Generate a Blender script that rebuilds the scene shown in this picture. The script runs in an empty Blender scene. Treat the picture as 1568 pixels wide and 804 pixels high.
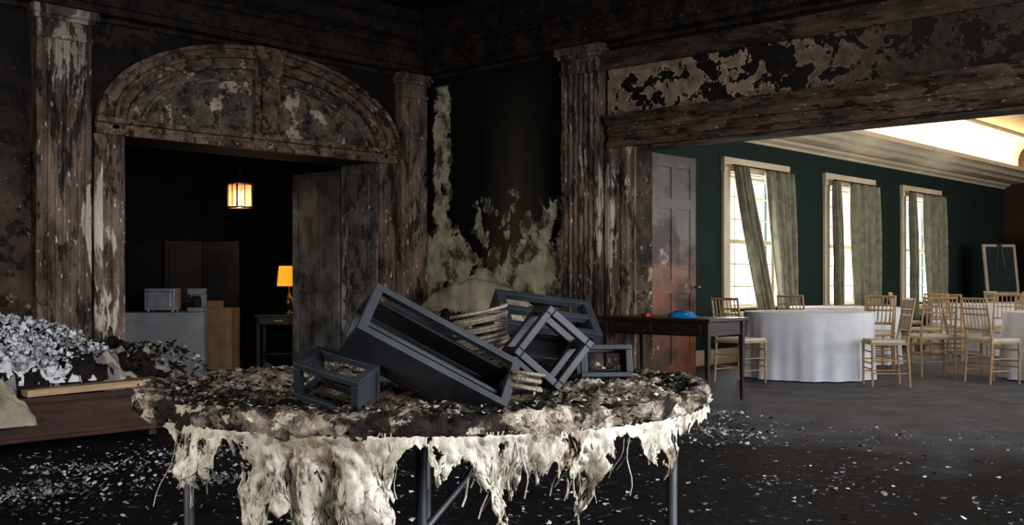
import bpy, bmesh, math, random
from mathutils import Vector, Matrix, noise as mn
random.seed(7)
TH=math.radians(42.6)
H=1.10
scene=bpy.context.scene
# ------------------------------------------------------------------ helpers
class MB:
    def __init__(s): s.v=[]; s.f=[]; s.m=[]; s.sm=[]
    def add(s,vs,fs,mat=0,smooth=False):
        o=len(s.v); s.v+= [tuple(v) for v in vs]
        for f in fs:
            s.f.append([o+i for i in f]); s.m.append(mat); s.sm.append(smooth)
    def box(s,x0,x1,y0,y1,z0,z1,mat=0,M=None):
        vs=[Vector((x,y,z)) for z in (z0,z1) for x,y in ((x0,y0),(x1,y0),(x1,y1),(x0,y1))]
        if M: vs=[M@v for v in vs]
        s.add(vs,[(3,2,1,0),(4,5,6,7),(0,1,5,4),(1,2,6,5),(2,3,7,6),(3,0,4,7)],mat)
    def prism(s,poly,a0,a1,fn,mat=0,smooth=False):
        n=len(poly); vs=[fn(p[0],p[1],a0) for p in poly]+[fn(p[0],p[1],a1) for p in poly]
        fs=[(i,(i+1)%n,n+(i+1)%n,n+i) for i in range(n)]+[tuple(range(n))[::-1],tuple(range(n,2*n))]
        s.add(vs,fs,mat,smooth)
    def tube(s,p,q,r,mat=0,n=8,r2=None):
        p=Vector(p);q=Vector(q); d=(q-p)
        if d.length<1e-6: return
        d.normalize(); u=d.orthogonal().normalized(); w=d.cross(u); r2=r if r2 is None else r2
        vs=[]
        for c,rr in((p,r),(q,r2)):
            for i in range(n):
                a=2*math.pi*i/n; vs.append(c+u*math.cos(a)*rr+w*math.sin(a)*rr)
        s.add(vs,[(i,(i+1)%n,n+(i+1)%n,n+i) for i in range(n)],mat,True)
        s.add(vs,[tuple(range(n))[::-1],tuple(range(n,2*n))],mat)
    def path(s,pts,r,mat=0,n=6):
        for a,b in zip(pts[:-1],pts[1:]): s.tube(a,b,r,mat,n)
    def lathe(s,prof,c,mat=0,n=24,smooth=True):
        vs=[]
        for r,z in prof:
            for i in range(n):
                a=2*math.pi*i/n; vs.append((c[0]+r*math.cos(a),c[1]+r*math.sin(a),c[2]+z))
        fs=[]
        for k in range(len(prof)-1):
            for i in range(n): fs.append((k*n+i,k*n+(i+1)%n,(k+1)*n+(i+1)%n,(k+1)*n+i))
        s.add(vs,fs,mat,smooth)
        s.add(vs[:n],[tuple(range(n))[::-1]],mat); s.add(vs[-n:],[tuple(range(n))],mat)
    def build(s,name,mats,parent=None,loc=(0,0,0),rotz=0,recalc=True):
        me=bpy.data.meshes.new(name); me.from_pydata(s.v,[],s.f)
        for m in mats: me.materials.append(m)
        for p,mi,sm in zip(me.polygons,s.m,s.sm): p.material_index=mi; p.use_smooth=sm
        if recalc:
            bm=bmesh.new(); bm.from_mesh(me); bmesh.ops.recalc_face_normals(bm,faces=bm.faces); bm.to_mesh(me); bm.free()
        ob=bpy.data.objects.new(name,me); scene.collection.objects.link(ob)
        ob.location=loc; ob.rotation_euler=(0,0,rotz)
        if parent: ob.parent=parent
        return ob
def empty(name,loc=(0,0,0),rotz=0):
    e=bpy.data.objects.new(name,None); e.location=loc; e.rotation_euler=(0,0,rotz); scene.collection.objects.link(e); return e
def bevel(ob,w,seg=2):
    m=ob.modifiers.new('bev','BEVEL'); m.width=w; m.segments=seg; m.limit_method='ANGLE'; return ob
def fbm(x,y,z,o=4): return mn.fractal(Vector((x,y,z)),0.7,2.0,o)

# ------------------------------------------------------------------ materials
class NT:
    def __init__(s,name):
        s.mat=bpy.data.materials.new(name); s.mat.use_nodes=True; s.t=s.mat.node_tree; s.n=s.t.nodes
        s.b=s.n['Principled BSDF']; s.L=s.t.links.new
        s.geo=s.n.new('ShaderNodeNewGeometry'); s.pos=s.geo.outputs['Position']
        s.sep=s.n.new('ShaderNodeSeparateXYZ'); s.L(s.pos,s.sep.inputs[0])
        s.tc=s.n.new('ShaderNodeTexCoord')
    def mapping(s,scale,src=None,loc=(0,0,0)):
        m=s.n.new('ShaderNodeMapping'); m.inputs['Scale'].default_value=scale; m.inputs['Location'].default_value=loc
        s.L(src or s.pos,m.inputs[0]); return m.outputs[0]
    def noise(s,scale,detail=6,rough=.6,vec=None,dist=0):
        n=s.n.new('ShaderNodeTexNoise'); n.inputs['Scale'].default_value=scale; n.inputs['Detail'].default_value=detail
        n.inputs['Roughness'].default_value=rough; n.inputs['Distortion'].default_value=dist
        s.L(vec or s.pos,n.inputs['Vector']); return n.outputs[0]
    def ramp(s,fac,a,b):
        m=s.n.new('ShaderNodeMapRange'); m.inputs[1].default_value=a; m.inputs[2].default_value=b
        s.L(fac,m.inputs[0]); return m.outputs[0]
    def math(s,op,a,b=0.):
        m=s.n.new('ShaderNodeMath'); m.operation=op
        for i,x in enumerate((a,b)):
            if isinstance(x,(int,float)): m.inputs[i].default_value=x
            else: s.L(x,m.inputs[i])
        return m.outputs[0]
    def mix(s,f,a,b):
        m=s.n.new('ShaderNodeMix'); m.data_type='RGBA'
        for sock,x in ((m.inputs[0],f),(m.inputs[6],a),(m.inputs[7],b)):
            if isinstance(x,(int,float)): sock.default_value=x
            elif isinstance(x,tuple): sock.default_value=(x[0],x[1],x[2],1)
            else: s.L(x,sock)
        return m.outputs[2]
    def bump(s,h,st=.5,d=.02):
        b=s.n.new('ShaderNodeBump'); b.inputs['Strength'].default_value=st; b.inputs['Distance'].default_value=d
        s.L(h,b.inputs['Height']); s.L(b.outputs[0],s.b.inputs['Normal'])
    def fin(s,col,rough=.8,spec=.3,metal=0):
        if isinstance(col,tuple): s.b.inputs['Base Color'].default_value=(*col,1)
        else: s.L(col,s.b.inputs['Base Color'])
        s.b.inputs['Roughness'].default_value=rough; s.b.inputs['Specular IOR Level'].default_value=spec
        s.b.inputs['Metallic'].default_value=metal
        return s.mat

def charred(name,dark,mid,pale,thr=.6,scale=2.5,stretch=(1,1,1),z0=2.6,z1=4.2,soot=.85,rough=.75,flecks=True,bd=.02,spec=.25):
    t=NT(name); v=t.mapping(stretch)
    a=t.noise(scale*2.2,8,.65,v); b=t.noise(scale,7,.6,v,.4); c=t.noise(scale*14,4,.6,v)
    col=t.mix(t.ramp(a,.36,.62),dark,mid)
    pm=t.ramp(b,thr,thr+.02)
    pc=t.mix(t.ramp(a,.3,.7),tuple(x*.5 for x in pale),pale)
    col=t.mix(pm,col,pc)
    if flecks: 
        fl=t.ramp(c,.64,.68); col=t.mix(t.math('MULTIPLY',fl,.8),col,tuple(min(1,x*1.4) for x in pale))
        dk=t.ramp(t.noise(scale*4,6,.7,v),.55,.58); col=t.mix(t.math('MULTIPLY',dk,.85),col,tuple(x*.35 for x in dark))
    so=t.math('MULTIPLY',t.ramp(t.math('ADD',t.sep.outputs[2],t.math('MULTIPLY',b,1.2)),z0+.6,z1+.6),soot)
    col=t.mix(so,col,(.005,.004,.0035))
    h=t.math('ADD',t.math('MULTIPLY',pm,.6),t.math('ADD',a,t.math('MULTIPLY',c,.35)))
    t.bump(h,.9,bd)
    return t.fin(col,rough,spec)

M_wall=charred('charred_plaster',(.012,.009,.007),(.10,.073,.054),(.42,.33,.24),.60,1.6,z0=1.0,z1=3.2,soot=.94)
M_pil=charred('scorched_painted_wood',(.040,.029,.023),(.25,.19,.145),(.66,.58,.50),.60,2.6,(1,1,.25),z0=1.9,z1=4.6,soot=.8)
M_arch=charred('scorched_arch_wood',(.030,.021,.016),(.19,.138,.10),(.42,.33,.25),.62,3,z0=2.7,z1=4.7,soot=.6)
M_tym=charred('blistered_plaster',(.035,.030,.027),(.15,.12,.093),(.46,.38,.30),.555,2.4,z0=3,z1=4.8,soot=.4)
M_crown=charred('sooty_cornice',(.009,.007,.005),(.055,.038,.027),(.19,.14,.10),.68,2,z0=2.6,z1=4.3,soot=.88)
M_beam=charred('scorched_header_beam',(.022,.015,.011),(.125,.088,.062),(.30,.23,.17),.66,2.6,(1,.4,1.5),z0=2.6,z1=4.2,soot=.82)
M_ceil=charred('burnt_ceiling',(.003,.0025,.002),(.012,.009,.008),(.035,.028,.022),.72,1.5,flecks=False)
M_black=charred('near_black_wall',(.003,.003,.003),(.011,.010,.009),(.022,.020,.017),.68,1.2,flecks=False,rough=.9)  # near-black colour for the inner room shell and the doorway soffit

t=NT('peeling_frieze'); v=t.mapping((1,1,1.25)); a=t.noise(4.6,8,.62,v,.25); b=t.noise(11,6,.6); c=t.noise(1.3,3,.5)
col=t.mix(t.ramp(b,.3,.7),(.10,.072,.05),(.29,.22,.155))
hv=t.math('ADD',a,t.math('MULTIPLY',c,.35))
hole=t.ramp(hv,.675,.685)
col=t.mix(hole,col,(.006,.005,.004))
ee=t.math('MULTIPLY',t.ramp(hv,.655,.662),t.ramp(hv,.684,.677))
col=t.mix(t.math('MULTIPLY',ee,.7),col,(.5,.4,.3))
col=t.mix(t.ramp(t.noise(9,5,.6,t.mapping((1,1,1),None,(7,3,2))),.6,.63),col,(.012,.009,.007))
col=t.mix(t.math('MULTIPLY',t.ramp(t.sep.outputs[1],5.3,3.6),.85),col,(.016,.011,.008))
t.bump(t.math('SUBTRACT',t.math('MULTIPLY',b,.4),hole),.9,.03); M_frieze=t.fin(col,.8,.3)

t=NT('burnt_green_wallpaper'); X,Y,Z=t.sep.outputs
n1=t.noise(2.1,9,.6,t.mapping((1,1,.85)),.3); n2=t.noise(6,6,.6); n3=t.noise(5.5,8,.65,t.mapping((1,1,.9)))
d=t.math('ABSOLUTE',t.math('SUBTRACT',Y,8.1))
low=t.math('SUBTRACT',1.60,Z)
m=t.math('ADD',t.math('MULTIPLY',low,.8),t.math('MULTIPLY',t.math('SUBTRACT',n1,.5),3.8))
m=t.math('ADD',m,t.math('MULTIPLY',t.math('SUBTRACT',n3,.5),1.6))
Yw=t.math('ADD',Y,t.math('MULTIPLY',t.math('SUBTRACT',n3,.5),.35))
left=t.math('MULTIPLY',t.ramp(Yw,9.12,9.15),t.ramp(Yw,9.42,9.40))
left=t.math('MULTIPLY',left,t.ramp(t.math('ADD',n1,t.math('MULTIPLY',Z,.0)),.41,.43))
left=t.math('MULTIPLY',left,t.ramp(Z,3.42,3.38))
pm=t.math('MAXIMUM',t.ramp(m,.0,.06),left)
paper=t.mix(t.ramp(n2,.3,.7),(.25,.23,.14),(.58,.54,.40))
paper=t.mix(t.ramp(n3,.50,.60),paper,(.08,.075,.045))
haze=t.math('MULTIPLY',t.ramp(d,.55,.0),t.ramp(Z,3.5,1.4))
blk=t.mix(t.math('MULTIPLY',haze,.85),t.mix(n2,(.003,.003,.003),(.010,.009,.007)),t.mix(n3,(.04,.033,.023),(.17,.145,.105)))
col=t.mix(pm,blk,paper)
t.bump(t.math('ADD',pm,n2),.5,.01); M_paper=t.fin(col,.75,.2)

t=NT('burnt_carpet_floor'); X,Y,Z=t.sep.outputs
n1=t.noise(.7,7,.6,None,.3); n2=t.noise(14,6,.7); n3=t.noise(2.6,6,.65)
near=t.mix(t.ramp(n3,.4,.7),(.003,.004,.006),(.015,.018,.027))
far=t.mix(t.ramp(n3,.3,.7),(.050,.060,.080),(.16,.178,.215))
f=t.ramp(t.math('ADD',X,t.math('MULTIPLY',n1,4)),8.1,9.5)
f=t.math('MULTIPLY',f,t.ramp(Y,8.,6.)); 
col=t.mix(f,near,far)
wh=t.math('MULTIPLY',t.ramp(n2,.59,.65),t.ramp(n3,.46,.56))
col=t.mix(t.math('MULTIPLY',wh,.75),col,(.32,.35,.42))
t.bump(t.math('ADD',n2,n3),.8,.02); M_floor=t.fin(col,.62,.25)
r=t.n.new('ShaderNodeMapRange'); t.L(n3,r.inputs[0]); r.inputs[3].default_value=.5; r.inputs[4].default_value=.85; t.L(r.outputs[0],t.b.inputs['Roughness'])

def simple(name,c1,c2,scale=6,rough=.6,spec=.4,metal=0,bd=.003,stretch=(1,1,1),obj=True):
    t=NT(name); v=t.mapping(stretch,t.tc.outputs['Object'] if obj else None)
    a=t.noise(scale,6,.6,v); t.bump(a,.5,bd)
    return t.fin(t.mix(t.ramp(a,.3,.7),c1,c2),rough,spec,metal)
M_green=simple('dark_green_wall_paint',(.010,.021,.018),(.014,.028,.024),2,.75,.2)
M_trimw=simple('cream_trim_paint',(.46,.38,.27),(.58,.49,.36),4,.5)
M_trimd=simple('aged_trim_paint',(.22,.17,.12),(.36,.29,.22),4,.5)
M_cream=simple('cream_ceiling_paint',(.60,.49,.30),(.70,.58,.38),1.5,.8)
M_curt=simple('sage_curtain_cloth',(.13,.13,.09),(.26,.255,.19),8,.9,.1)
M_linen=simple('white_linen',(.58,.60,.66),(.70,.72,.78),5,.9,.1)
M_linengrey=simple('grey_linen',(.20,.21,.22),(.30,.31,.32),5,.9,.1)
M_tan=simple('tan_linen',(.22,.13,.07),(.32,.21,.12),5,.9,.1)
M_gold=simple('gold_chair_wood',(.28,.185,.10),(.43,.31,.19),9,.45)
M_cush=simple('ivory_seat_pad',(.5,.45,.38),(.6,.56,.48),9,.8)
M_desk=simple('dark_walnut_wood',(.010,.007,.006),(.030,.019,.015),5,.4,.4,stretch=(1,8,8))
M_brass=simple('tarnished_brass',(.3,.2,.08),(.4,.3,.12),9,.35,.5,1)
M_iron=simple('dark_bronze',(.03,.018,.01),(.07,.04,.02),9,.4,.5,.5)
M_frame=simple('charcoal_lantern_paint',(.013,.015,.020),(.042,.047,.058),5,.5,.45,bd=.004)
M_frin=simple('soot_coated_interior',(.006,.006,.007),(.015,.015,.017),8,.7)
M_metal=simple('grey_steel_tube',(.08,.09,.10),(.15,.16,.18),9,.5,.5,.5)
M_coil=simple('ashy_wire',(.14,.12,.09),(.36,.32,.26),14,.6,.4,.2)
M_wood=simple('charred_red_wood',(.016,.008,.006),(.085,.032,.021),3,.6,.4,stretch=(1,1,6))
M_plank=simple('pale_pine_plank',(.33,.21,.11),(.5,.36,.22),4,.6,stretch=(1,8,8))
M_char=simple('charcoal',(.004,.004,.004),(.03,.024,.02),9,.9,.2,bd=.01)
M_ash=simple('white_ash',(.48,.49,.53),(.80,.82,.87),7,.95,.1,bd=.01)
M_ashg=simple('grey_ash',(.12,.12,.12),(.3,.30,.31),7,.95,.1,bd=.01)
M_dirtyc=simple('dirty_cream_fabric',(.24,.21,.15),(.60,.55,.44),4,.9,.1,bd=.01)
M_blue=simple('bright_blue_plastic',(.0,.16,.4),(.01,.28,.6),5,.4)
M_red=simple('red_plastic',(.4,.03,.02),(.5,.05,.03),5,.4)
M_silver=simple('brushed_appliance_steel',(.25,.26,.28),(.4,.41,.43),8,.4,.5,.3)
M_doorleaf=charred('smoky_door_paint',(.06,.058,.054),(.24,.235,.225),(.5,.48,.45),.7,2,z0=.7,z1=2.6,soot=.9,flecks=False,bd=.004)
t=NT('heat_rusted_door_paint'); n=t.noise(3,6); z=t.math('ADD',t.sep.outputs[2],t.math('MULTIPLY',n,.5))
col=t.mix(t.ramp(z,1.2,1.8),(.20,.075,.036),(.16,.145,.13)); col=t.mix(t.ramp(z,.9,.4),col,(.13,.045,.022)) 
col=t.mix(t.ramp(t.noise(4,5),.62,.66),col,(.42,.42,.43)); col=t.mix(t.math('MULTIPLY',t.ramp(z,1.8,2.9),.93),col,(.02,.016,.013)); 
col=t.mix(t.math('MULTIPLY',t.ramp(t.noise(2.2,7,.65),.48,.60),.85),col,(.04,.026,.019)); t.bump(n,.3,.003); M_rust=t.fin(col,.5,.4)
t=NT('scorched_tablecloth'); o=t.tc.outputs['Object']
a=t.noise(5,7,.65,t.mapping((1,1,1),o),.6); b=t.noise(26,5,.6,t.mapping((1,1,.5),o)); 
vo=t.n.new('ShaderNodeTexVoronoi'); vo.inputs['Scale'].default_value=24; vo.inputs['Randomness'].default_value=.25; t.L(o,vo.inputs['Vector'])
col=t.mix(t.ramp(b,.3,.7),(.38,.35,.28),(.74,.70,.61)); col=t.mix(t.ramp(a,.55,.64),col,(.22,.17,.115)); col=t.mix(t.ramp(a,.65,.69),col,(.03,.022,.017))
t.bump(t.math('ADD',b,t.math('MULTIPLY',t.ramp(vo.outputs[0],.45,.1),.8)),.9,.012); M_cloth=t.fin(col,.5,.4)
t=NT('burnt_rim'); o=t.tc.outputs['Object']; a=t.noise(7,7,.7,o,.4); b=t.noise(30,5,.65,o); c=t.noise(2.2,4,.5,o); e_=t.noise(14,7,.7,o)
col=t.mix(t.ramp(b,.35,.65),(.09,.07,.05),(.46,.40,.32)); col=t.mix(t.ramp(t.math('ADD',a,t.math('MULTIPLY',c,.5)),.76,.84),col,(.025,.02,.017))
col=t.mix(t.ramp(e_,.56,.59),col,(.03,.023,.018)); col=t.mix(t.ramp(e_,.45,.42),col,(.60,.54,.45))
t.bump(t.math('ADD',a,t.math('ADD',b,e_)),1,.02); M_rim=t.fin(col,.8,.3)
t=NT('burnt_table_top'); o=t.tc.outputs['Object']; a=t.noise(5,8,.7,o,.6); b=t.noise(24,6,.7,o); c=t.noise(60,5,.7,o)
col=t.mix(t.ramp(b,.4,.7),(.008,.008,.008),(.07,.058,.048)); col=t.mix(t.ramp(a,.50,.56),col,t.mix(t.ramp(b,.35,.65),(.09,.06,.04),(.40,.32,.23)))
col=t.mix(t.ramp(c,.62,.66),col,(.46,.41,.33))
t.bump(t.math('ADD',a,t.math('ADD',b,c)),1,.02); M_top=t.fin(col,.85,.25)

def emit(name,col,st,base=None):
    t=NT(name); t.b.inputs['Emission Color'].default_value=(*col,1); t.b.inputs['Emission Strength'].default_value=st
    return t.fin(base or col,.6)
M_shade=emit('glowing_lamp_shade',(1.0,.34,.015),.7,(.5,.25,.05))
M_lant=emit('lantern_bulb_glow',(1.0,.66,.30),9)
M_lglass=emit('lit_lantern_glass',(1.0,.40,.12),.30,(.9,.7,.5)); 
for n_ in M_lglass.node_tree.nodes:
    if n_.type=='BSDF_PRINCIPLED': n_.inputs['Alpha'].default_value=.45
M_tube=emit('cove_light_tube',(1,.85,.6),6)

# ------------------------------------------------------------------ room shell
YA=9.6; YB=10.25; XR=8.87; XRb=9.15; CZ=4.2
def shell(name,boxes,mat):
    b=MB()
    for q in boxes: b.box(*q)
    return b.build(name,[mat])
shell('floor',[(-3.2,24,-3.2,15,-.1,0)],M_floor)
shell('ceiling',[(-3,XRb,-3,YB,CZ,CZ+.15)],M_ceil)
OX0,OX1,OZ=5.0,8.15,2.5
shell('wall_back',[(-3,OX0,YA,YB,0,CZ),(OX1,XRb,YA,YB,0,CZ),(OX0,OX1,YA,YB,OZ,CZ)],M_wall)
OY=6.45; OYn=.8
shell('wall_right',[(XR,XRb,OY,YA,0,CZ),(XR,XRb,-3,OYn,0,CZ),(XR,XRb,OYn,OY,OZ,CZ)],M_wall)
shell('wall_left',[(-3.15,-3,-3,YB,0,CZ)],M_wall)
shell('wall_front',[(-3,XRb,-3.15,-3,0,CZ)],M_wall)
b=MB(); b.box(XR-.012,XR-.001,7.40,9.55,.2,3.50); b.build('wallpaper_panel',[M_paper])  # thin sheet of burnt wallpaper on the right wall, not a moulding

prof=[(0,3.50),(.05,3.50),(.05,3.54),(.14,3.56),(.14,3.62),(.17,3.63),(.17,3.80),(.21,3.82),(.21,3.87),(.30,3.93),(.33,4.0),(.33,4.05),(.40,4.10),(.42,4.2),(0,4.2)]
b=MB(); b.prism(prof,-3,XR,lambda d,z,a:(a,YA-d,z)); b.build('trim_1',[M_crown])
b=MB(); b.prism(prof,-3,YA,lambda d,z,a:(XR-d,a,z)); b.build('trim_2',[M_crown])
b=MB()
arc=[(0,2.46),(.10,2.46),(.10,2.52),(.07,2.53),(.07,2.60),(.09,2.61),(.09,2.68),(.12,2.70),(.15,2.76),(.15,2.79),(0,2.80)]
b.prism(arc,OYn-.3,OY+.3,lambda d,z,a:(XR-d,a,z),0)
cap=[(0,3.27),(.05,3.27),(.07,3.31),(.07,3.36),(.12,3.40),(.12,3.44),(0,3.46)]
b.prism(cap,OYn-.3,OY+.4,lambda d,z,a:(XR-d,a,z),0)
b.box(XR-.02,XR+.001,OYn-.3,OY+.35,2.8,3.28,1)
b.box(XR-.0,XRb,OYn,OY,2.44,2.5,0)
b.build('trim_3',[M_beam,M_frieze])

def pilaster(name,w,depth,z1,fn,mat,flutes=6):
    b=MB()
    pts=[]; m=.045; fw=(w-2*m)/flutes
    pts.append((0,0)); pts.append((0,depth))
    for i in range(flutes):
        x0=m+i*fw+fw*.14; x1=m+(i+1)*fw-fw*.14; xc=(x0+x1)/2; r=(x1-x0)/2
        for k in range(7):
            a=math.pi*k/6; pts.append((xc-r*math.cos(a),depth-r*.9*math.sin(a)))
    pts.append((w,depth)); pts.append((w,0))
    n=len(pts); zs=[.28,z1-.26]
    N=90; vs=[]
    for k in range(N+1):
        z=zs[0]+(zs[1]-zs[0])*k/N
        for i,(x,d) in enumerate(pts):
            nn=0 if d==0 else fbm(x*9,z*5,w*31+depth,3)*.009-max(0,fbm(x*14,z*9,w*11+depth*7,4)-.25)*.03
            vs.append(fn(x,d+nn,z))
    fs=[(k*n+i,k*n+i+1,(k+1)*n+i+1,(k+1)*n+i) for k in range(N) for i in range(n-1)]
    b.add(vs,fs)
    def bx(e,d,z0,z1_):
        vs=[fn(x,dd,z) for z in (z0,z1_) for x,dd in ((-e,0),(w+e,0),(w+e,d),(-e,d))]
        b.add(vs,[(3,2,1,0),(4,5,6,7),(0,1,5,4),(1,2,6,5),(2,3,7,6),(3,0,4,7)])
    bx(.04,depth+.05,0,.2); bx(.025,depth+.035,.2,.25); bx(.012,depth+.015,.25,.29)
    bx(.012,depth+.015,z1-.28,z1-.24); bx(0,depth,z1-.24,z1-.12); bx(.025,depth+.03,z1-.12,z1-.08); bx(.05,depth+.055,z1-.08,z1-.0)
    return b.build(name,[mat])
fA=lambda x0:(lambda x,d,z:(x0+x,YA-d,z))
fR=lambda y0:(lambda x,d,z:(XR-d,y0+x,z))
pilaster('trim_4',.50,.12,3.54,fA(4.14),M_pil)
pilaster('trim_5',.40,.12,3.54,fA(8.41),M_pil,5)
pilaster('trim_6',.50,.12,3.54,fR(6.84),M_pil)
pilaster('trim_7',.50,.12,3.54,fA(2.6),M_pil)
def casing(name,fn,w,z1,mat):
    b=MB(); pr=[(0,0),(0,.05),(w*.15,.07),(w*.25,.07),(w*.3,.04),(w*.55,.04),(w*.6,.06),(w*.8,.06),(w*.85,.03),(w,.03),(w,0)]
    b.prism(pr,0,z1,fn); return b.build(name,[mat])
casing('trim_8',lambda x,d,z:(OX0-.30+x,YA-d,z),.30,2.56,M_pil)
casing('trim_9',lambda x,d,z:(OX1+.22-x,YA-d,z),.22,2.56,M_pil)
casing('trim_10',lambda x,d,z:(XR-d,OY+.36-x,z),.36,2.46,M_pil)
M_rev=charred('sooty_reveal_paint',(.06,.056,.05),(.28,.26,.24),(.66,.63,.58),.60,2.4,(1,1,.5),z0=.9,z1=3.0,soot=.85,bd=.006)
b=MB()
b.box(OX1-.03,OX1,YA,YB,0,OZ,0)
for z0,z1 in ((.15,.95),(1.05,2.35)):
    b.box(OX1-.045,OX1-.03,YA+.12,YB-.12,z0,z1,0); b.box(OX1-.055,OX1-.045,YA+.17,YB-.17,z0+.06,z1-.06,0)
b.box(OX0,OX0+.03,YA,YB,0,OZ,0); b.box(OX0,OX1,YA,YB,OZ-.03,OZ,1)
bevel(b.build('door_frame_reveal',[M_rev,M_black]),.004)

# ---- arch
cx=(OX0+OX1)/2; z0=2.60
def ell_band(b,a1,b1,a2,b2,d0,d1,mat=0,N=64):
    vs=[];
    for k in range(N+1):
        t_=math.pi*k/N; c,s_=math.cos(t_),math.sin(t_)
        for (a_,bb,dd) in ((a1,b1,d0),(a1,b1,d1),(a2,b2,d1),(a2,b2,d0)):
            vs.append((cx+a_*c,YA-dd,z0+bb*s_))
    fs=[]
    for k in range(N):
        for j in range(4): fs.append((k*4+j,k*4+(j+1)%4,(k+1)*4+(j+1)%4,(k+1)*4+j))
    fs+= [(0,1,2,3),tuple(N*4+i for i in (3,2,1,0))]
    b.add(vs,fs,mat)
b=MB()
ell_band(b,1.86,.93,1.80,.89,0,.10); ell_band(b,1.80,.89,1.70,.83,0,.07); ell_band(b,1.70,.83,1.66,.80,0,.10)
ell_band(b,1.66,.80,1.56,.72,0,.055); ell_band(b,1.56,.72,1.52,.69,0,.085); ell_band(b,1.40,.60,1.36,.57,0,.04)
for zz0,zz1,d in ((2.46,2.52,.09),(2.52,2.57,.06),(2.57,2.62,.11)):
    b.box(OX0-.3,OX1+.22,YA-d,YA,zz0,zz1)
b.box(cx-.15,cx+.15,YA-.09,YA,2.62,3.44); b.box(cx-.09,cx+.09,YA-.125,YA-.09,2.64,3.40)
b.prism([(cx-.12,3.22),(cx+.12,3.22),(cx+.19,3.53),(cx-.19,3.53)],0,.16,lambda x,z,a:(x,YA-a,z))
bevel(b.build('trim_11',[M_arch]),.006)
b=MB(); N=60; vs=[]
for j in range(13):
    for k in range(N+1):
        t_=math.pi*k/N; q=j/12; x=1.55*math.cos(t_)*q; z=.71*math.sin(t_)*q
        vs.append((cx+x,YA-.012-max(0,fbm(x*3,z*3,5,4))*.03,z0+z))
b.add(vs,[(j*(N+1)+k,j*(N+1)+k+1,(j+1)*(N+1)+k+1,(j+1)*(N+1)+k) for j in range(12) for k in range(N)],0,True)
b.build('arch_tympanum',[M_tym])
b=MB(); pr=[(0,0),(.03,0),(.03,.16),(.015,.2),(0,.2)]
b.prism(pr,-3,2.55,lambda d,z,a:(a,YA-d,z)); b.prism(pr,3.15,4.08,lambda d,z,a:(a,YA-d,z)); b.build('baseboard_back',[M_crown])
b=MB(); b.prism(pr,7.40,9.45,lambda d,z,a:(XR-d,a,z)); 
b.prism([(0,.82),(.03,.82),(.05,.88),(0,.9)],7.42,9.45,lambda d,z,a:(XR-d,a,z)); b.build('baseboard_right',[M_crown])
def flakes(name,n,gen,mats,smin,smax):
    b=MB()
    for i in range(n):
        p,nrm=gen(); s=random.uniform(smin,smax); nrm=Vector(nrm).normalized(); u=nrm.orthogonal().normalized(); w=nrm.cross(u)
        k=random.randint(5,7); a0=random.random()*6.28; vs=[Vector(p)+nrm*s*.25]
        for j in range(k):
            a=a0+2*math.pi*j/k; r=s*random.uniform(.4,1.); vs.append(Vector(p)+(u*math.cos(a)+w*math.sin(a))*r+nrm*random.uniform(-.05,.35)*s)
        b.add(vs,[(0,1+j,1+(j+1)%k) for j in range(k)],random.randrange(len(mats)))
    return b.build(name,mats,recalc=False)

# ------------------------------------------------------------------ inner dark room
IC=3.1
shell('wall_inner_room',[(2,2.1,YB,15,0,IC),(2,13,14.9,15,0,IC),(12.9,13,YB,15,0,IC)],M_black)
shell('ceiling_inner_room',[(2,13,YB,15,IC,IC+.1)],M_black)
def door_leaf(name,L,Hh,th,mat,loc,rotz):
    b=MB(); b.box(0,L,0,th,0,Hh)
    for y0,y1 in ((-.012,0),(th,th+.012)):
        for a in ((0,.11,0,Hh),(L-.11,L,0,Hh),(L/2-.05,L/2+.05,0,Hh)): b.box(a[0],a[1],y0,y1,a[2],a[3])
        for a in ((0,.2),(.95,1.1),(1.85,1.97),(Hh-.13,Hh)): b.box(.11,L-.11,y0*.98,y1*.98+ (0 if y0<0 else 0),a[0],a[1])
    b.tube((L-.06,-.03,1.02),(L-.06,-.065,1.02),.012,1); b.lathe([(.001,0),(.025,.005),(.03,.02),(.02,.035),(.001,.04)],(L-.06,-.08,1.0),1,12)
    ob=b.build(name,[mat,M_brass],None,loc,rotz); bevel(ob,.004); return ob
door_leaf('door_1',.92,2.42,.05,M_doorleaf,(8.17,10.29,.01),math.radians(90))
door_leaf('door_2',.84,2.42,.05,M_rust,(9.17,6.49,.01),0)
def draped_table(name,loc,rx,ry,mat,top=.75,rectangular=False,ang=0):
    b=MB(); N=120; rows=16; vs=[]
    for j in range(rows+1):
        q=j/rows; z=top-.0-q*(top-.012)
        for i in range(N):
            a=2*math.pi*i/N
            if rectangular:
                c,s=math.cos(a),math.sin(a); k=1/max(abs(c),abs(s)); k=min(k,1.32); x=rx*c*k; y=ry*s*k
            else: x=rx*math.cos(a); y=ry*math.sin(a)
            fold=1+q*(.03+.04*math.sin(a*13+2*math.sin(a*3))+.018*math.sin(a*29))*(1 if not rectangular else .35)
            vs.append((x*fold,y*fold,z if j else top))
    b.add(vs,[(j*N+i,j*N+(i+1)%N,(j+1)*N+(i+1)%N,(j+1)*N+i) for j in range(rows) for i in range(N)],0,True)
    b.add(vs[:N],[tuple(range(N))],0)
    return b.build(name,[mat],None,loc,ang)
draped_table('draped_sideboard_table',(6.42,11.45,0),.52,.30,M_linengrey,.74,True,math.radians(-35))
draped_table('tan_draped_table',(7.38,11.85,0),.28,.28,M_tan,.76,True,math.radians(-45))
b=MB()
for k,(x,y,a) in enumerate(((6.9,13.2,-.9),(7.25,12.80,-.35),(7.7,12.62,-.9))):
    M_=Matrix.Translation((x,y,0))@Matrix.Rotation(a,4,'Z'); b.box(0,.48,0,.03,.02,1.62,0,M_); b.box(.06,.42,-.01,0,.1,1.54,0,M_)
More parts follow.
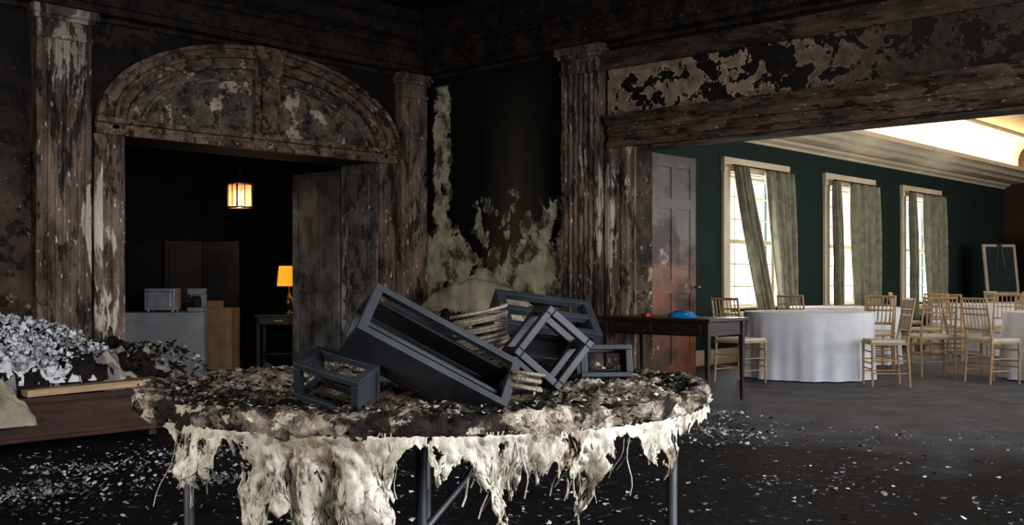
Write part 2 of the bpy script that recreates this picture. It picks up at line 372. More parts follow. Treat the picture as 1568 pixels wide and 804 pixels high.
b.build('folding_screen',[simple('grey_screen_fabric',(.014,.014,.014),(.028,.027,.026),3,.8,.1)])
b=MB()
b.box(-.17,.17,-.14,.14,.02,.27); b.box(-.13,.13,-.155,-.14,.06,.22,1); b.tube((-.13,-.18,.24),(.13,-.18,.24),.01,0); b.tube((-.13,-.18,.24),(-.13,-.14,.24),.01,0); b.tube((.13,-.18,.24),(.13,-.14,.24),.01,0)
for x in(-.14,.14):
    for y in(-.1,.1): b.tube((x,y,0),(x,y,.02),.015,1)
bevel(b.build('toaster_oven',[M_silver,M_silver],None,(6.48,11.48,.741),math.radians(-45)),.01)
b=MB(); b.box(-.09,.09,-.1,.1,0,.05); b.box(-.09,.09,.02,.1,.05,.24); b.box(-.09,.09,-.1,.1,.2,.27); b.lathe([(.05,0),(.06,.05),(.055,.11),(.04,.13)],(0,-.04,.052),1,16)
bevel(b.build('coffee_maker',[M_linengrey,M_frin],None,(6.76,11.20,.741),math.radians(-45)),.006)
b=MB(); b.box(-.12,.12,-.09,.09,0,.07); b.box(-.125,.125,-.095,.095,.07,.09)
b.build('storage_box',[M_tan],None,(7.35,11.83,.761),math.radians(-45))
b=MB(); w=.28
for x in(-w,w-.04):
    for y in(-.2,.16): b.box(x,x+.04,y,y+.04,0,.64)
b.box(-w-.02,w+.02,-.22,.22,.64,.67); b.box(-w,w,-.2,.2,.54,.64); b.box(-w,w,-.2,.2,.16,.18); b.box(-.05,.05,-.215,-.2,.58,.6,1)
bevel(b.build('side_table',[M_desk,M_brass],None,(8.22,11.60,0),math.radians(-47)),.004)
b=MB(); b.lathe([(.06,0),(.065,.015),(.02,.03),(.03,.06),(.06,.12),(.065,.17),(.04,.22),(.015,.27),(.008,.30),(.008,.44)],(0,0,0),0,24)
b.lathe([(.155,.36),(.13,.62)],(0,0,0),1,32)
lamp=b.build('table_lamp',[M_brass,M_shade],None,(8.31,11.56,.671))
E=empty('pendant_lantern',(7.63,11.65,2.02)); b=MB(); w=.11; hh=.30
for x in(-w,w):
    for y in(-w,w): b.tube((x,y,0),(x,y,hh),.011)
for z in(0,hh):
    for a in(-w,w): b.tube((-w,a,z),(w,a,z),.011); b.tube((a,-w,z),(a,w,z),.011)
for a in(-w,w):
    b.tube((0,a,0),(0,a,hh),.006); b.tube((a,0,0),(a,0,hh),.006)
b.add([(-w-.02,-w-.02,hh),(w+.02,-w-.02,hh),(w+.02,w+.02,hh),(-w-.02,w+.02,hh),(0,0,hh+.10)],[(0,1,2,3),(0,1,4),(1,2,4),(2,3,4),(3,0,4)])
z=hh+.10
while z<IC-2.02:
    b.tube((0,0,z),(0,0,z+.03),.005); b.lathe([(.004,0),(.012,.01),(.012,.02),(.004,.03)],(0,0,z+.01),0,8); z+=.04
b.build('lantern_cage',[M_iron],E)
b=MB()
for x,y in((-.045,0),(.045,0),(0,.045)): b.lathe([(.008,.03),(.01,.1),(.02,.12),(.022,.16),(.004,.22)],(x,y,0),0,12)
b.build('lantern_bulbs',[M_lant],E)
b=MB(); 
for y in(-w+.005,w-.005): b.box(-w+.02,w-.02,y-.001,y+.001,.02,hh-.02)
for x in(-w+.005,w-.005): b.box(x-.001,x+.001,-w+.02,w-.02,.02,hh-.02)
b.build('lantern_panes',[M_lglass],E)
b=MB(); b.lathe([(.08,1.06),(.08,1.08)],(0,0,0)); b.build('canopy',[M_iron],E)

# ------------------------------------------------------------------ banquet room
YW=7.65; XE=23.4; wins=[(12.43,14.17),(15.33,17.07),(18.2,19.9)]
WZ0,WZ1=.62,2.72
b=MB(); f=.16
xs=[XRb]
for a,c in wins: xs+=[a+f,c-f]
xs.append(XE)
for i in range(0,len(xs),2): b.box(xs[i],xs[i+1],YW,YW+.25,0,3.3)
for a,c in wins: b.box(a+f,c-f,YW,YW+.25,0,WZ0+f*.6); b.box(a+f,c-f,YW,YW+.25,WZ1-f,3.3)
b.build('wall_windows',[M_green])
shell('wall_banquet_end',[(XE,XE+.1,-3,YW+.25,0,3.95)],simple('brown_wall_paint',(.035,.018,.012),(.06,.03,.02),3,.7))
shell('wall_banquet_front',[(XRb,XE,-3.15,-3,0,3.95)],M_trimd)
shell('ceiling_banquet',[(XRb,XE,-3,YW+.25,3.92,4.05)],M_cream)
b=MB(); pr=[(0,3.0),(.04,3.0),(.06,3.03),(.14,3.06),(.16,3.09),(.40,3.11),(.46,3.15),(.58,3.17),(.62,3.21),(.66,3.23),(.77,3.24),(.77,3.31),(.73,3.31),(.73,3.27),(0,3.27)]
b.prism(pr,XRb,XE,lambda d,z,a:(a,YW-d,z)); b.build('cornice_banquet',[M_trimw])
b=MB()
pts=[(.30,3.27)]+[(.30+.35*(1-math.cos(math.pi/2*k/8)),3.55+.37*math.sin(math.pi/2*k/8)) for k in range(9)]+[(.0,3.92),(0,3.27)]
b.prism(pts,XRb,XE,lambda d,z,a:(a,YW-d,z)); b.build('cove_banquet',[M_cream])
b=MB(); b.box(XRb,XE,YW-.85,YW-.70,3.86,3.92); b.box(XRb,XE,YW-1.7,YW-1.6,3.88,3.92); b.build('trim_13',[M_trimw])
b=MB(); b.tube((XRb+.2,YW-.62,3.30),(XE-.2,YW-.62,3.30),.02); b.build('cove_light_tube',[M_tube])
for i,(a,c) in enumerate(wins):
    E=empty('window_%d'%(i+1)); b=MB()
    y0=YW-.045
    b.box(a,a+f,y0,YW,WZ0,WZ1); b.box(c-f,c,y0,YW,WZ0,WZ1); b.box(a-.02,c+.02,y0-.02,YW,WZ1-f,WZ1+.03); b.box(a-.03,c+.03,y0-.05,YW,WZ0-.02,WZ0+.06); b.box(a,c,y0+.02,YW,WZ0-.14,WZ0-.02)
    x0,x1=a+f,c-f; z0_,z1_=WZ0+f*.6,WZ1-f; yy=YW+.1
    b.box(x0,x1,YW,YW+.2,z0_-.0,z0_+.03); b.box(x0,x0+.02,YW,YW+.2,z0_,z1_); b.box(x1-.02,x1,YW,YW+.2,z0_,z1_); b.box(x0,x1,YW,YW+.2,z1_-.02,z1_)
    for q in(x0+.02,x1-.07): b.box(q,q+.05,yy,yy+.04,z0_,z1_)
    for z in(z0_,(z0_+z1_)/2-.03,z1_-.06): b.box(x0,x1,yy,yy+.04,z,z+.06)
    for k in(1,2,3): xx=x0+(x1-x0)*k/4; b.box(xx-.010,xx+.010,yy+.005,yy+.035,z0_,z1_)
    for k in(1,2,4,5): zz=z0_+(z1_-z0_)*k/6; b.box(x0,x1,yy+.005,yy+.035,zz-.010,zz+.010)
    bevel(b.build('casing_and_sash',[M_trimw],E),.005)
    li=bpy.data.lights.new('daylight','AREA'); li.shape='RECTANGLE'; li.size=x1-x0+.3; li.size_y=z1_-z0_+.3; li.energy=150; li.color=(.95,.98,1.)
    lo=bpy.data.objects.new('window_daylight.%03d'%(i+1),li); lo.location=((x0+x1)/2,YW+.45,(z0_+z1_)/2); lo.rotation_euler=(math.radians(-90),0,0); scene.collection.objects.link(lo)
    def curt(xt0,xt1,xb0,xb1,name,zb=.15,pw=1.):
        b=MB(); nu,nv=60,30; vs=[]
        for j in range(nv+1):
            q=j/nv; z=WZ1-.10-(WZ1-.10-zb)*q
            for k in range(nu+1):
                u=k/nu; p=q**pw; x=(xt0+(xt1-xt0)*u)*(1-p)+(xb0+(xb1-xb0)*u)*p
                y=YW-.17+.05*math.sin(u*2*math.pi*6+q*1.5)*(.6+.4*q)+.02*math.sin(u*23+q*5)-.03*q
                vs.append((x,y,z))
        b.add(vs,[(j*(nu+1)+k,j*(nu+1)+k+1,(j+1)*(nu+1)+k+1,(j+1)*(nu+1)+k) for j in range(nv) for k in range(nu)],0,True)
        ob=b.build(name,[M_curt],E,recalc=False); m=ob.modifiers.new('s','SOLIDIFY'); m.thickness=.006
    if i==0:
        curt(a+.10,a+.38,a+.74,a+1.14,'curtain_left',.45,1.1); curt(a+.88,c-.1,a+1.30,c-.02,'curtain_right',.4,.9)
    else:
        curt(a+.60,c-.12,a+.70+.05*i,c-.08,'curtain_right',.4,1); curt(a+.06,a+.20,a+.08,a+.26,'curtain_left',.4,1)
    b=MB(); b.tube((a+.02,YW-.17,WZ1-.09),(c-.02,YW-.17,WZ1-.09),.014); b.build('curtain_rod',[M_iron],E)
b=MB(); b.box(XRb,XE,YW-.03,YW,0,.2); b.build('baseboard_windows',[M_trimw])

draped_table('banquet_table',(11.37,5.85,0),.72,.72,M_linen)
draped_table('banquet_table.001',(16.9,5.75,0),.8,.8,M_linen)
draped_table('banquet_table.002',(13.75,6.55,0),.72,.72,M_linen)
draped_table('banquet_table.003',(13.1,3.45,0),.8,.8,M_linen)
draped_table('banquet_table.004',(20.3,5.6,0),.8,.8,M_linen)
def chair_mesh():
    b=MB(); w=.19; 
    for x in(-w,w):
        b.tube((x,-.18,0),(x,-.18,.45),.012,0,8,.016); b.tube((x,.20,0),(x,.17,.45),.012,0,8,.016); b.tube((x,.17,.45),(x*.97,.25,.92),.015,0,8,.012)
        for z in(.14,.27): b.tube((x,-.18,z),(x,.185,z),.008)
        for z in (.11,.3): b.lathe([(.012,0),(.019,.01),(.012,.02)],(x,-.18,z),0,8)
    for z in(.18,.24,.36): b.tube((-w,-.18,z),(w,-.18,z),.008)
    for z in(.18,.3): b.tube((-w,.185,z),(w,.185,z),.008)
    b.box(-.205,.205,-.2,.19,.435,.46); 
    b.box(-.19,.19,-.19,.16,.46,.485,1)
    yb=lambda z:.17+.08*(z-.45)/.47
    for z,r in((.58,.011),(.74,.009),(.80,.009),(.905,.014)): b.tube((-w,yb(z),z),(w,yb(z),z),r)
    for k in range(1,7):
        x=-w+2*w*k/7; b.tube((x,yb(.58),.58),(x,yb(.905),.905),.007)
    return b
cb=chair_mesh().build('banquet_chair',[M_gold,M_cush]); cb.location=(11.0,4.78,0)
cm=cb.data
def chair(x,y,face,i=[0]):
    i[0]+=1; ob=bpy.data.objects.new('banquet_chair.%03d'%i[0],cm); ob.location=(x,y,0); scene.collection.objects.link(ob)
    ob.rotation_euler=(0,0,math.atan2(face[1],face[0])+math.pi/2)
cb.rotation_euler=(0,0,math.atan2(.95,-.75)+math.pi/2)
def around(cx_,cy_,angs,r=1.1):
    for a in angs:
        a=math.radians(a); x=cx_+r*math.cos(a); y=cy_+r*math.sin(a); chair(x,y,(-math.cos(a),-math.sin(a)))
around(11.37,5.85,[168,-12],1.12)
chair(12.45,4.85,(.75,.65)); 
around(13.75,6.55,[-70,175,225],1.05)
around(16.9,5.75,[-150,-105,-60,-10,170,120],1.15)
around(13.1,3.45,[110,150],1.2)
around(20.3,5.6,[-170,-120,-60,140],1.15)
chair(15.2,4.6,(1,.3)); chair(14.9,5.6,(1,.3))
b=MB(); b.tube((-.3,-.1,0),(-.02,.05,1.8),.02); b.tube((.3,-.1,0),(.02,.05,1.8),.02); b.tube((0,.3,0),(0,.06,1.75),.02); b.box(-.32,.32,-.1,-.03,.8,.84)
M_=Matrix.Translation((0,-.05,.84))@Matrix.Rotation(math.radians(-8),4,'X'); b.box(-.35,.35,-.02,.01,0,.95,1,M_); b.box(-.29,.29,-.025,-.02,.05,.9,2,M_)
b.build('display_easel',[M_desk,M_trimd,M_green],None,(21.0,6.9,0),math.radians(-35))
b=MB(); b.box(-.35,.35,-.25,.25,.08,1.9); 
for k in(-1,1): b.box(min(0,k*.33)+.01,max(0,k*.33)-.01,-.27,-.25,.14,1.82); b.tube((k*.04,-.27,.95),(k*.04,-.30,.95),.012,1)
b.box(-.38,.38,-.28,.28,1.9,1.96); b.box(-.33,.33,-.22,.22,0,.08)
bevel(b.build('tall_wooden_cabinet',[M_plank,M_brass],None,(22.9,6.45,0),math.radians(-70)),.006)

# ------------------------------------------------------------------ dark console desk
E=empty('writing_desk',(8.2,5.18,0)); b=MB(); W,L=.64,1.18; T=.76
b.box(-.03,W+.03,-.03,L+.03,T-.03,T); b.box(.02,W-.02,.02,L-.02,T-.16,T-.03)
for x in(.0,W-.05):
    for y in(0,L-.05):
        vs=[(x,y,T-.03),(x+.05,y,T-.03),(x+.05,y+.05,T-.03),(x,y+.05,T-.03),(x+.012,y+.012,0),(x+.038,y+.012,0),(x+.038,y+.038,0),(x+.012,y+.038,0)]
        b.add(vs,[(0,1,2,3),(4,5,6,7),(0,1,5,4),(1,2,6,5),(2,3,7,6),(3,0,4,7)])
for y0,y1 in((.08,.56),(.62,1.10)): b.box(.005,.02,y0,y1,T-.145,T-.045)
bevel(b.build('desk_frame',[M_desk],E),.004)
b=MB()
for y in(.32,.86): 
    b.tube((0.005,y-.05,T-.09),(-.02,y-.05,T-.09),.006); b.tube((0.005,y+.05,T-.09),(-.02,y+.05,T-.09),.006); b.path([(-.02,y-.05,T-.09),(-.022,y-.02,T-.11),(-.022,y+.02,T-.11),(-.02,y+.05,T-.09)],.005)
b.build('drawer_pulls',[M_brass],E)
b=MB(); vs=[]; N=20
for j in range(9):
    q=j/8
    for i in range(N):
        a=2*math.pi*i/N; r=.13*math.sqrt(max(0,1-q*q))*(1+.3*fbm(math.cos(a)*2,math.sin(a)*2,q*3,3)); vs.append((r*math.cos(a)*.8,r*math.sin(a)*1.1,.06*q+.01*fbm(a,q*4,2)*(q>0)))
b.add(vs,[(j*N+i,j*N+(i+1)%N,(j+1)*N+(i+1)%N,(j+1)*N+i) for j in range(8) for i in range(N)],0,True); b.add(vs[-N:],[tuple(range(N))]); b.add(vs[:N],[tuple(range(N))])
b.build('blue_cleaning_cloth',[M_blue],None,(8.45,5.62,.761))
b=MB(); b.box(-.07,.07,-.02,.02,0,.03); b.tube((.07,0,.015),(.12,0,.015),.008); bevel(b.build('red_screwdriver',[M_red],None,(8.4,6.0,.761),1.),.008)

# ------------------------------------------------------------------ burnt ottoman at left with heaps
E=empty('burnt_ottoman',(0,0,0)); b=MB()
b.box(1.9,4.0,7.05,8.0,.05,.32,0); b.box(1.88,4.02,7.03,7.06,.30,.345,0)
b.box(1.95,3.95,7.035,7.05,.08,.29,0)
for x in(1.95,3.9):
    for y in(7.1,7.9): b.box(x,x+.06,y,y+.06,0,.05,0)
bevel(b.build('wood_base',[M_wood],E),.005)
b=MB(); M_=Matrix.Translation((3.4,6.98,.385))@Matrix.Rotation(math.radians(-1.5),4,'Y')@Matrix.Rotation(math.radians(-3),4,'Z'); b.box(-.42,.5,-.05,.12,-.022,.022,0,M_); b.box(-.3,.55,.16,.26,-.02,.015,0,M_)
bevel(b.build('pine_slat',[M_plank],E),.003)
def mound(name,x0,x1,y0,y1,zb,h,mats,parent,seed,res=90,rough=.12,pw=.6,fn=None):
    b=MB(); vs=[]; n=res
    for j in range(n+1):
        for i in range(n+1):
            u=i/n; v=j/n; x=x0+(x1-x0)*u; y=y0+(y1-y0)*v
            e=(max(0,1-(2*u-1)**2)*max(0,1-(2*v-1)**2))**pw
            z=zb+e*h*(1+.5*fbm(x*2.2,y*2.2,seed))+ (fbm(x*9,y*9,seed+4)*rough*.5+abs(fbm(x*22,y*22,seed))*rough*.4)*min(1,e*3)
            vs.append((x+.03*fbm(x*8,y*8,seed+9),y+.03*fbm(x*8,y*8,seed+19),z))
    fs=[(j*(n+1)+i,j*(n+1)+i+1,(j+1)*(n+1)+i+1,(j+1)*(n+1)+i) for j in range(n) for i in range(n)]
    b.add(vs,fs,0,True)
    for k,f_ in enumerate(fs):
        c=vs[f_[0]]; q=fbm(c[0]*4,c[1]*4,seed+30); b.m[k]=0 if q<.12 or len(mats)==1 else (1 if q<.35 else min(2,len(mats)-1))
    return b.build(name,mats,parent,recalc=False)
mound('charred_upholstery',1.95,4.35,7.05,8.15,.30,.36,[M_char,M_ashg,M_dirtyc],E,3,90,.1,.5)
mound('ash_heap',2.2,3.80,7.08,8.0,.42,.27,[M_ash,M_ash,M_ashg],E,11,150,.17,.8)
mound('cloth_lump',1.9,3.02,6.88,7.4,.18,.36,[M_dirtyc],E,21,60,.06,.45)
def g():
    a=random.random()*6.28; r=math.sqrt(random.random()); x=3.02+.78*r*math.cos(a); y=7.50+.42*r*math.sin(a)
    return (x,y,.52+.27*(1-r*r)+random.uniform(-.03,.08)),(random.uniform(-1,1),random.uniform(-1,1),random.uniform(.2,1))
o=flakes('ash_flakes',5200,g,[M_ash,M_ash,M_ash,M_ash,M_ash,M_ash,M_ashg,M_char],.010,.030); o.parent=E
def g():
    x=random.uniform(2.1,4.4); y=random.uniform(7.05,8.1)
    return (x,y,.36+.2*math.sin((y-7.05)*3)+random.uniform(0,.08)),(random.uniform(-1,1),random.uniform(-1,1),random.uniform(.2,1))
o=flakes('char_flakes',1500,g,[M_char,M_char,M_char,M_ashg,M_dirtyc,M_wood],.008,.032); o.parent=E

E=empty('burnt_settee',(8.0,8.15,0),math.radians(-90)); b=MB()
b.box(-.75,.75,-.3,.35,.22,.42); 
for x in(-.7,.64):
    for y in(-.28,.28): b.box(x,x+.06,y,y+.06,0,.22)
bevel(b.build('seat_frame',[M_wood],E),.02)
b=MB(); N=40; vs=[]
for k in range(N+1):
    u=k/N; x=-.8+1.6*u; top=.84+.27*math.sin(math.pi*u)**.8+.03*fbm(u*7,0,2)
    for (y,z) in ((.22,.4),(.2,top-.05),(.24,top),(.32,top),(.36,top-.05),(.38,.4)): vs.append((x,y+.02*fbm(x*4,z*4,1),z))
fs=[(k*6+j,k*6+(j+1)%6,(k+1)*6+(j+1)%6,(k+1)*6+j) for k in range(N) for j in range(6)]
b.add(vs,fs,0,True); b.build('curved_back',[M_dirtyc],E)
b=MB()
for s in(-1,1):
    b.path([(s*.78,.25,.45),(s*.80,.1,.72),(s*.80,-.15,.76),(s*.8,-.28,.66),(s*.78,-.28,.3)],.045,0,10)
b.build('arms',[M_dirtyc],E)
mound('seat_debris',-.7,.7,-.3,.2,.42,.3,[M_char,M_ashg,M_dirtyc],E,8,50)

# ------------------------------------------------------------------ foreground round table
R=.885; TX,TY=2.39,2.57
TBL=empty('burnt_round_table',(TX,TY,0),TH-math.pi/2)
b=MB(); N=420
rings=[0]+[R*.9*k/60 for k in range(1,61)]
prof2=[(R*.9+.02,.001),(R-.05,.012),(R-.035,.020),(R-.02,.024),(R-.008,.022),(R+.004,.014),(R+.010,.004),(R+.012,-.006),(R+.010,-.018),(R+.006,-.030),(R-.004,-.038),(R-.015,-.044),(R-.06,-.046),(R-.2,-.046)]
vs=[]; 
allr=[(r,0,0) for r in rings]+[(r,z,1) for r,z in prof2]
for (r,z,m_) in allr:
    for i in range(N):
        a=2*math.pi*i/N; x=r*math.cos(a); y=r*math.sin(a)
        if m_==0: zz=.75+.020*fbm(x*5,y*5,1)+.022*abs(fbm(x*16,y*16,3)); rr=r
        else:
            k=1 if r>R-.1 else 0
            nn=fbm(x*9,y*9,z*30+4); rr=r+(.02*nn+.012*fbm(x*30,y*30,z*60)+.008*fbm(x*70,y*70,z*90))*k; zz=.75+z*(1+.5*fbm(x*4,y*4,9))+(.014*fbm(x*22,y*22,z*40)+.010*fbm(x*60,y*60,z*80)+.008*nn)
        vs.append((rr*math.cos(a),rr*math.sin(a),zz))
K=len(allr)
b.add(vs,[(j*N+i,j*N+(i+1)%N,(j+1)*N+(i+1)%N,(j+1)*N+i) for j in range(K-1) for i in range(N)],0,True)
for k in range(len(b.f)):
    j=k//N
    if j>=60: b.m[k]=1
    if j>=K-2: b.m[k]=2
b.build('charred_top',[M_top,M_rim,M_frin],TBL)
tab=[(-1,.0),(-.76,.0),(-.72,.03),(-.68,.10),(-.62,.13),(-.58,.14),(-.54,.05),(-.51,.02),(-.49,.08),(-.46,.24),(-.43,.31),(-.40,.19),(-.37,.18),(-.33,.26),(-.28,.31),(-.22,.28),(-.16,.30),(-.10,.31),(-.06,.22),(-.03,.17),(0,.05),(.03,.02),(.08,.02),(.10,.08),(.14,.11),(.18,.07),(.22,.12),(.26,.22),(.30,.32),(.33,.20),(.36,.09),(.40,.12),(.44,.07),(.49,.14),(.52,.30),(.55,.14),(.59,.03),(.67,.02),(.71,.06),(.76,.14),(.80,.13),(.84,.04),(.88,.06),(.92,.03),(1,.03)]
def drop(a):
    s=math.cos(a)
    if math.sin(a)<0:
        base=.0
        for (x0,y0),(x1,y1) in zip(tab[:-1],tab[1:]):
            if x0<=s<=x1: base=y0+(y1-y0)*(s-x0)/(x1-x0); break
    else: base=.04+.10*abs(fbm(s*4,1,7))
    return base*(1+.3*fbm(a*14,3,1)+.35*fbm(a*50,8,1))+.004
b=MB(); NA,ND=1400,50; vs=[]
for i in range(NA):
    a=2*math.pi*i/NA; D=max(.006,drop(a)); 
    for j in range(ND+1):
        q=j/ND; d=D*q; k=min(1,d*10)
        rr=R+.006+.026*math.sin(a*30+3*math.sin(a*7))*k+.04*fbm(a*7,d*5,2)*k-.16*d+.010*fbm(a*60,d*25,5)*k
        aa=a+.12*fbm(a*5,d*3,12)*d*3
        vs.append((rr*math.cos(aa),rr*math.sin(aa),.722-d+.006*fbm(a*40,d*9,3)))
fs=[]
for i in range(NA):
    i2=(i+1)%NA; a=2*math.pi*i/NA; D=drop(a)
    if D<.012: continue
    for j in range(ND):
        q=j/ND; d=D*q
        h=fbm(a*13,d*9,33,5)+.35*fbm(a*45,d*14,3,3)
        s=math.cos(a); solid = .6 if (-.45<s<-.05 and math.sin(a)<0) else 0
        thr=.5-2.2*d+solid+ (.2 if d<.02 else 0)
        if h>max(thr,.02+solid*.8): continue
        fs.append((i*(ND+1)+j,i2*(ND+1)+j,i2*(ND+1)+j+1,i*(ND+1)+j+1))
b.add(vs,fs,0,True)
ob=b.build('tablecloth_remains',[M_cloth],TBL,recalc=False)
bm=bmesh.new(); bm.from_mesh(ob.data); bmesh.ops.delete(bm,geom=[v for v in bm.verts if not v.link_faces],context='VERTS'); bm.to_mesh(ob.data); bm.free()
m=ob.modifiers.new('s','SOLIDIFY'); m.thickness=.004
b=MB()
for k in range(60):
    s=random.choice([random.uniform(-.66,-.58),random.uniform(.24,.34),random.uniform(.46,.56),random.uniform(.2,.86),random.uniform(-.06,.0)]); a=-math.acos(s); L=random.uniform(.06,.24); dx=random.uniform(-.5,.2)*L
    p=[]; 
    for j in range(9):
        q=j/8; p.append(Vector(((R+.0)*math.cos(a)+dx*q,(R+.0)*math.sin(a)+.01*math.sin(q*5+k)+.04*q,.73-L*q)))
        p[-1].x+=.006*math.sin(q*9+k)
    b.path(p,random.uniform(.001,.0028),0,5)
b.build('melted_strands',[M_cloth],TBL)
b=MB()
legs=[(.03,-.60),(-.72,-.18),(.77,-.16),(-.05,.6)]
for x,y in legs: b.tube((x,y,0),(x,y,.71),.016,0,14); b.lathe([(.02,0),(.02,.03)],(x,y,0),0,12)
b.tube((.03,-.60,.42),(.30,-.25,.70),.010); b.tube((.03,-.60,.30),(-.05,.6,.30),.011); b.tube((-.72,-.18,.32),(.77,-.16,.32),.011)
b.tube((-.05,.6,.45),(.0,.25,.7),.01)
b.tube((-.72,-.18,.69),(.77,-.16,.69),.014); b.tube((.03,-.60,.69),(-.05,.6,.69),.014)
b.tube((.36,.1,.45),(.36,.1,.70),.013); b.tube((.2,.1,.52),(.5,.1,.52),.010)
b.build('folding_legs',[M_metal],TBL)
def g():
    a=random.random()*6.28; r=R*math.sqrt(random.random())*.97; return (r*math.cos(a),r*math.sin(a),.765+random.random()*.012),(random.uniform(-.7,.7),random.uniform(-.7,.7),1)
o=flakes('charred_crumbs',3800,g,[M_char,M_char,M_rim,M_cloth,M_top,M_ashg],.003,.012); o.parent=TBL
def g():
    a=random.random()*6.28; r=R*math.sqrt(random.random())*.9; return (r*math.cos(a),r*math.sin(a),.772),(random.uniform(-.4,.4),random.uniform(-.4,.4),1)
o=flakes('charred_lumps',120,g,[M_char,M_rim,M_top],.015,.03); o.parent=TBL
def drift(name,cx_,cy_,rx,ry,h,mats,seed):
    b=MB(); n=56; vs=[]
    for j in range(n+1):
        for i in range(n+1):
            u=2*i/n-1; v=2*j/n-1; e=max(0,1-u*u)*max(0,1-v*v)
            x=cx_+rx*u; y=cy_+ry*v
            vs.append((x,y,.755+e*h*(1+.8*fbm(x*7,y*7,seed))+(fbm(x*18,y*18,seed)*.016+abs(fbm(x*45,y*45,seed))*.014)*min(1,e*4)))
    b.add(vs,[(j*(n+1)+i,j*(n+1)+i+1,(j+1)*(n+1)+i+1,(j+1)*(n+1)+i) for j in range(n) for i in range(n)],0,True)
    b.build(name,mats,TBL,recalc=False)
drift('crust_a',.02,-.38,.42,.30,.035,[M_top],3); drift('crust_b',.30,.05,.42,.34,.05,[M_top],8); drift('crust_c',-.35,.25,.4,.4,.03,[M_rim],15); drift('crust_d',.55,-.25,.22,.25,.03,[M_rim],25)

def lantern(name,c,axis,upv,w,L,post=.022,panel=None,inner=True):
    ax=Vector(axis).normalized(); up=Vector(upv); up=(up-ax*up.dot(ax)).normalized(); sd=ax.cross(up)
    Mx=Matrix(((sd.x,up.x,ax.x,c[0]),(sd.y,up.y,ax.y,c[1]),(sd.z,up.z,ax.z,c[2]),(0,0,0,1)))
    b=MB(); h=w/2; l=L/2; p=post
    for sx in(-1,1):
        for sy in(-1,1):
            x0,x1=sorted((sx*h,sx*(h-p))); y0,y1=sorted((sy*h,sy*(h-p))); b.box(x0,x1,y0,y1,-l,l,0,Mx)
    for z0_,z1_ in((-l,-l+p*1.3),(l-p*1.3,l),):
        for s in(-1,1):
            a0,a1=sorted((s*h,s*(h-p))); b.box(-h+p,h-p,a0,a1,z0_,z1_,0,Mx); b.box(a0,a1,-h+p,h-p,z0_,z1_,0,Mx)
    if inner:
        b.box(-h+p*.6,h-p*.6,-h+p*.6,h-p*.6,l-p*.7,l-p*.2,0,Mx)
        q=h-p*1.6
        for sx in(-1,1): b.tube(Mx@Vector((sx*q,-q,-l+.03)),Mx@Vector((sx*q,-q,l-.03)),.004,1)
    for pn in panel or []:
        if pn=='x-': b.box(-h+.004,-h+.010,-h+p,h-p,-l+p,l-p,0,Mx)
        if pn=='x+': b.box(h-.004,h-.0005,-h+p,h-p,-l+p,l-p,0,Mx)
        if pn=='y-': b.box(-h+p,h-p,-h+.004,-h+.010,-l+p,l-p,0,Mx)
        if pn=='y+': b.box(-h+p,h-p,h-.010,h-.004,-l+p,l-p,0,Mx)
        if pn=='shelf': b.box(-.012,.012,h-p,h,-l+p,l-p,0,Mx); 
        if pn=='inner': b.box(-h+p,-h+p+.010,-.5*h,h-p-.02,-l+p,l-p,1,Mx); b.box(h-p-.034,h-p-.022,-.2*h,h-p-.01,-l+p,l-p,0,Mx)
    ob=b.build(name,[M_frame,M_frin]); bevel(ob,.003)
    ob.location=(TX,TY,.79); ob.rotation_euler=(0,0,TH-math.pi/2); return ob
lantern('wooden_lantern',(.055,-.60,.105),(.78,.20,-.44),(.34,-.80,.55),.155,.45,.019,['x+','y-','inner'])
lantern('wooden_lantern.001',(.37,.10,.135),(.75,.25,-.10),(.2,-.55,.8),.185,.34,.022,['y-','shelf'])
lantern('wooden_lantern.002',(.375,-.36,.115),(.30,-.95,.05),(.60,.2,.75),.175,.14,.022,None,False)
lantern('wooden_lantern.003',(-.19,-.64,.042),(.62,-.25,-.16),(.3,-.5,.8),.11,.20,.017,None)
lantern('wooden_lantern.004',(.56,-.14,.055),(.9,.1,.0),(.0,.2,1),.10,.16,.015,None)
lantern('wooden_lantern.005',(-.04,-.10,.11),(.7,-.1,-.35),(-.0,-.5,.9),.13,.26,.02,['y+','x+'])
c,s=math.cos(TH-math.pi/2),math.sin(TH-math.pi/2)
def coil(name,lx,ly,n,r0,hh,rot,zz=.79):
    b=MB(); pts=[]
    for k in range(n*26):
        a=2*math.pi*k/26; q=k/(n*26); r=r0-.02*q*math.sin(q*3)+.003*math.sin(k*.7); pts.append((r*math.cos(a),r*math.sin(a),.012+hh*q+.004*math.sin(k*.11)))
    b.path(pts,.0055,0,6); ob=b.build(name,[M_coil]); ob.location=(TX+lx*c-ly*s,TY+lx*s+ly*c,zz); ob.rotation_euler=rot
coil('wire_coil_spring',.205,-.22,14,.09,.20,(math.radians(-6),math.radians(-8),0),.80)
coil('wire_coil_spring.001',.30,-.58,5,.05,.05,(.1,.2,0))

# ------------------------------------------------------------------ floor debris
def g():
    if random.random()<.45:
        a=random.random()*6.28; r=random.random()**1.5
        c0=random.choice([(3.2,5.1),(2.4,5.4),(2.3,5.5),(2.9,5.9),(6.6,4.1),(3.6,6.0),(4.6,5.6),(7.5,4.7)])
        return (c0[0]+.5*r*math.cos(a),c0[1]+.5*r*math.sin(a),.01+.03*(1-r)),(random.uniform(-.8,.8),random.uniform(-.8,.8),1)
    while True:
        x=random.uniform(1,7.9); y=random.uniform(.5,6.9)
        if random.random()<.15+.8*(fbm(x*.8,y*.8,2)>.05): break
    return (x,y,.003+random.random()*.005),(random.uniform(-.4,.4),random.uniform(-.4,.4),1)
flakes('ash_debris',6000,g,[M_ashg,M_ash,M_char,M_ashg,M_ash],.005,.022)

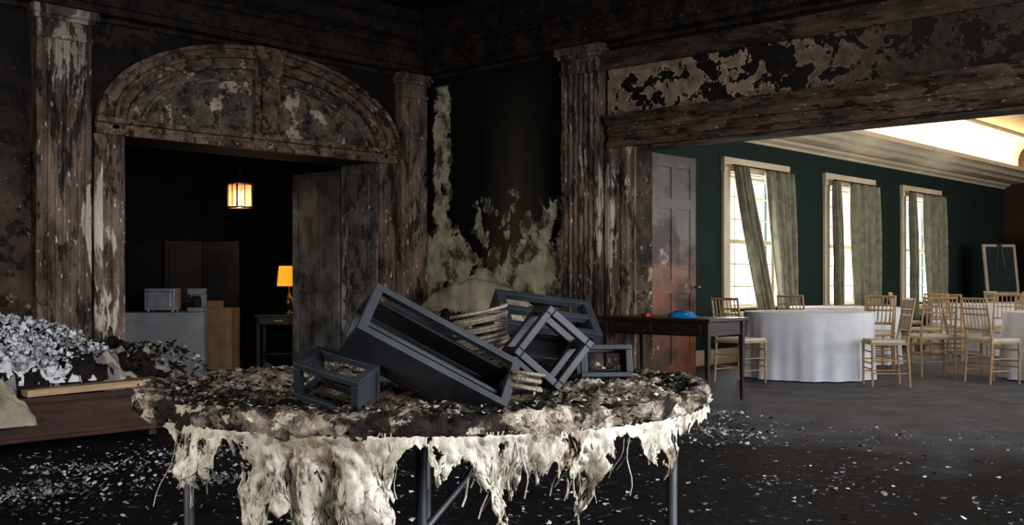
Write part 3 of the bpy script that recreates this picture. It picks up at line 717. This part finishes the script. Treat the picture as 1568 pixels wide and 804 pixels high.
# ------------------------------------------------------------------ lights
def area(name,loc,target,sx,sy,e,col):
    li=bpy.data.lights.new(name,'AREA'); li.shape='RECTANGLE'; li.size=sx; li.size_y=sy; li.energy=e; li.color=col
    o=bpy.data.objects.new(name,li); o.location=loc; d=Vector(target)-Vector(loc); o.rotation_euler=d.to_track_quat('-Z','Y').to_euler(); scene.collection.objects.link(o); return o
area('fill_light_left',(-2.6,3.0,1.9),(6,6,1.4),3.0,2.2,130,(1,.96,.9))  # added fill from the left; wall_left is solid, without a window
area('fill_light_behind',(3.5,-2.7,1.9),(5,8,1.4),4.0,2.2,370,(.97,.98,1))  # added soft frontal light behind the camera; no window opening there
area('banquet_fill_light',(15,-2.6,1.9),(14,7,1.6),10,2.2,440,(.97,.98,1))  # added fill to brighten the banquet room, in front of a solid wall
area('cove_uplight',(16.3,YW-.50,3.33),(16.3,YW-.36,4.0),14,.1,110,(1,.84,.58))
p=bpy.data.lights.new('lamp_bulb','POINT'); p.energy=6; p.color=(1,.6,.25); p.shadow_soft_size=.04; o=bpy.data.objects.new('lamp_bulb',p); o.location=(8.31,11.56,1.36); scene.collection.objects.link(o)
p=bpy.data.lights.new('pendant_bulb','POINT'); p.energy=7; p.color=(1,.75,.5); p.shadow_soft_size=.04; o=bpy.data.objects.new('pendant_bulb',p); o.location=(7.63,11.65,1.95); scene.collection.objects.link(o)
w=bpy.data.worlds.new('World'); scene.world=w; w.use_nodes=True; w.node_tree.nodes['Background'].inputs[0].default_value=(.8,.9,1,1); w.node_tree.nodes['Background'].inputs[1].default_value=1.0
# ------------------------------------------------------------------ camera
cam=bpy.data.cameras.new('Camera'); co=bpy.data.objects.new('Camera',cam); scene.collection.objects.link(co); scene.camera=co
co.location=(0,0,H); co.rotation_euler=(math.pi/2,0,TH-math.pi/2); cam.sensor_width=36; cam.lens=36*1650/1568
cam.shift_y=(430-402)/1568; cam.clip_end=200
scene.view_settings.view_transform='Standard'
for lk in ('Medium High Contrast','Standard - Medium High Contrast'):
    try: scene.view_settings.look=lk; break
    except Exception as e: print(e)
scene.view_settings.exposure=.45
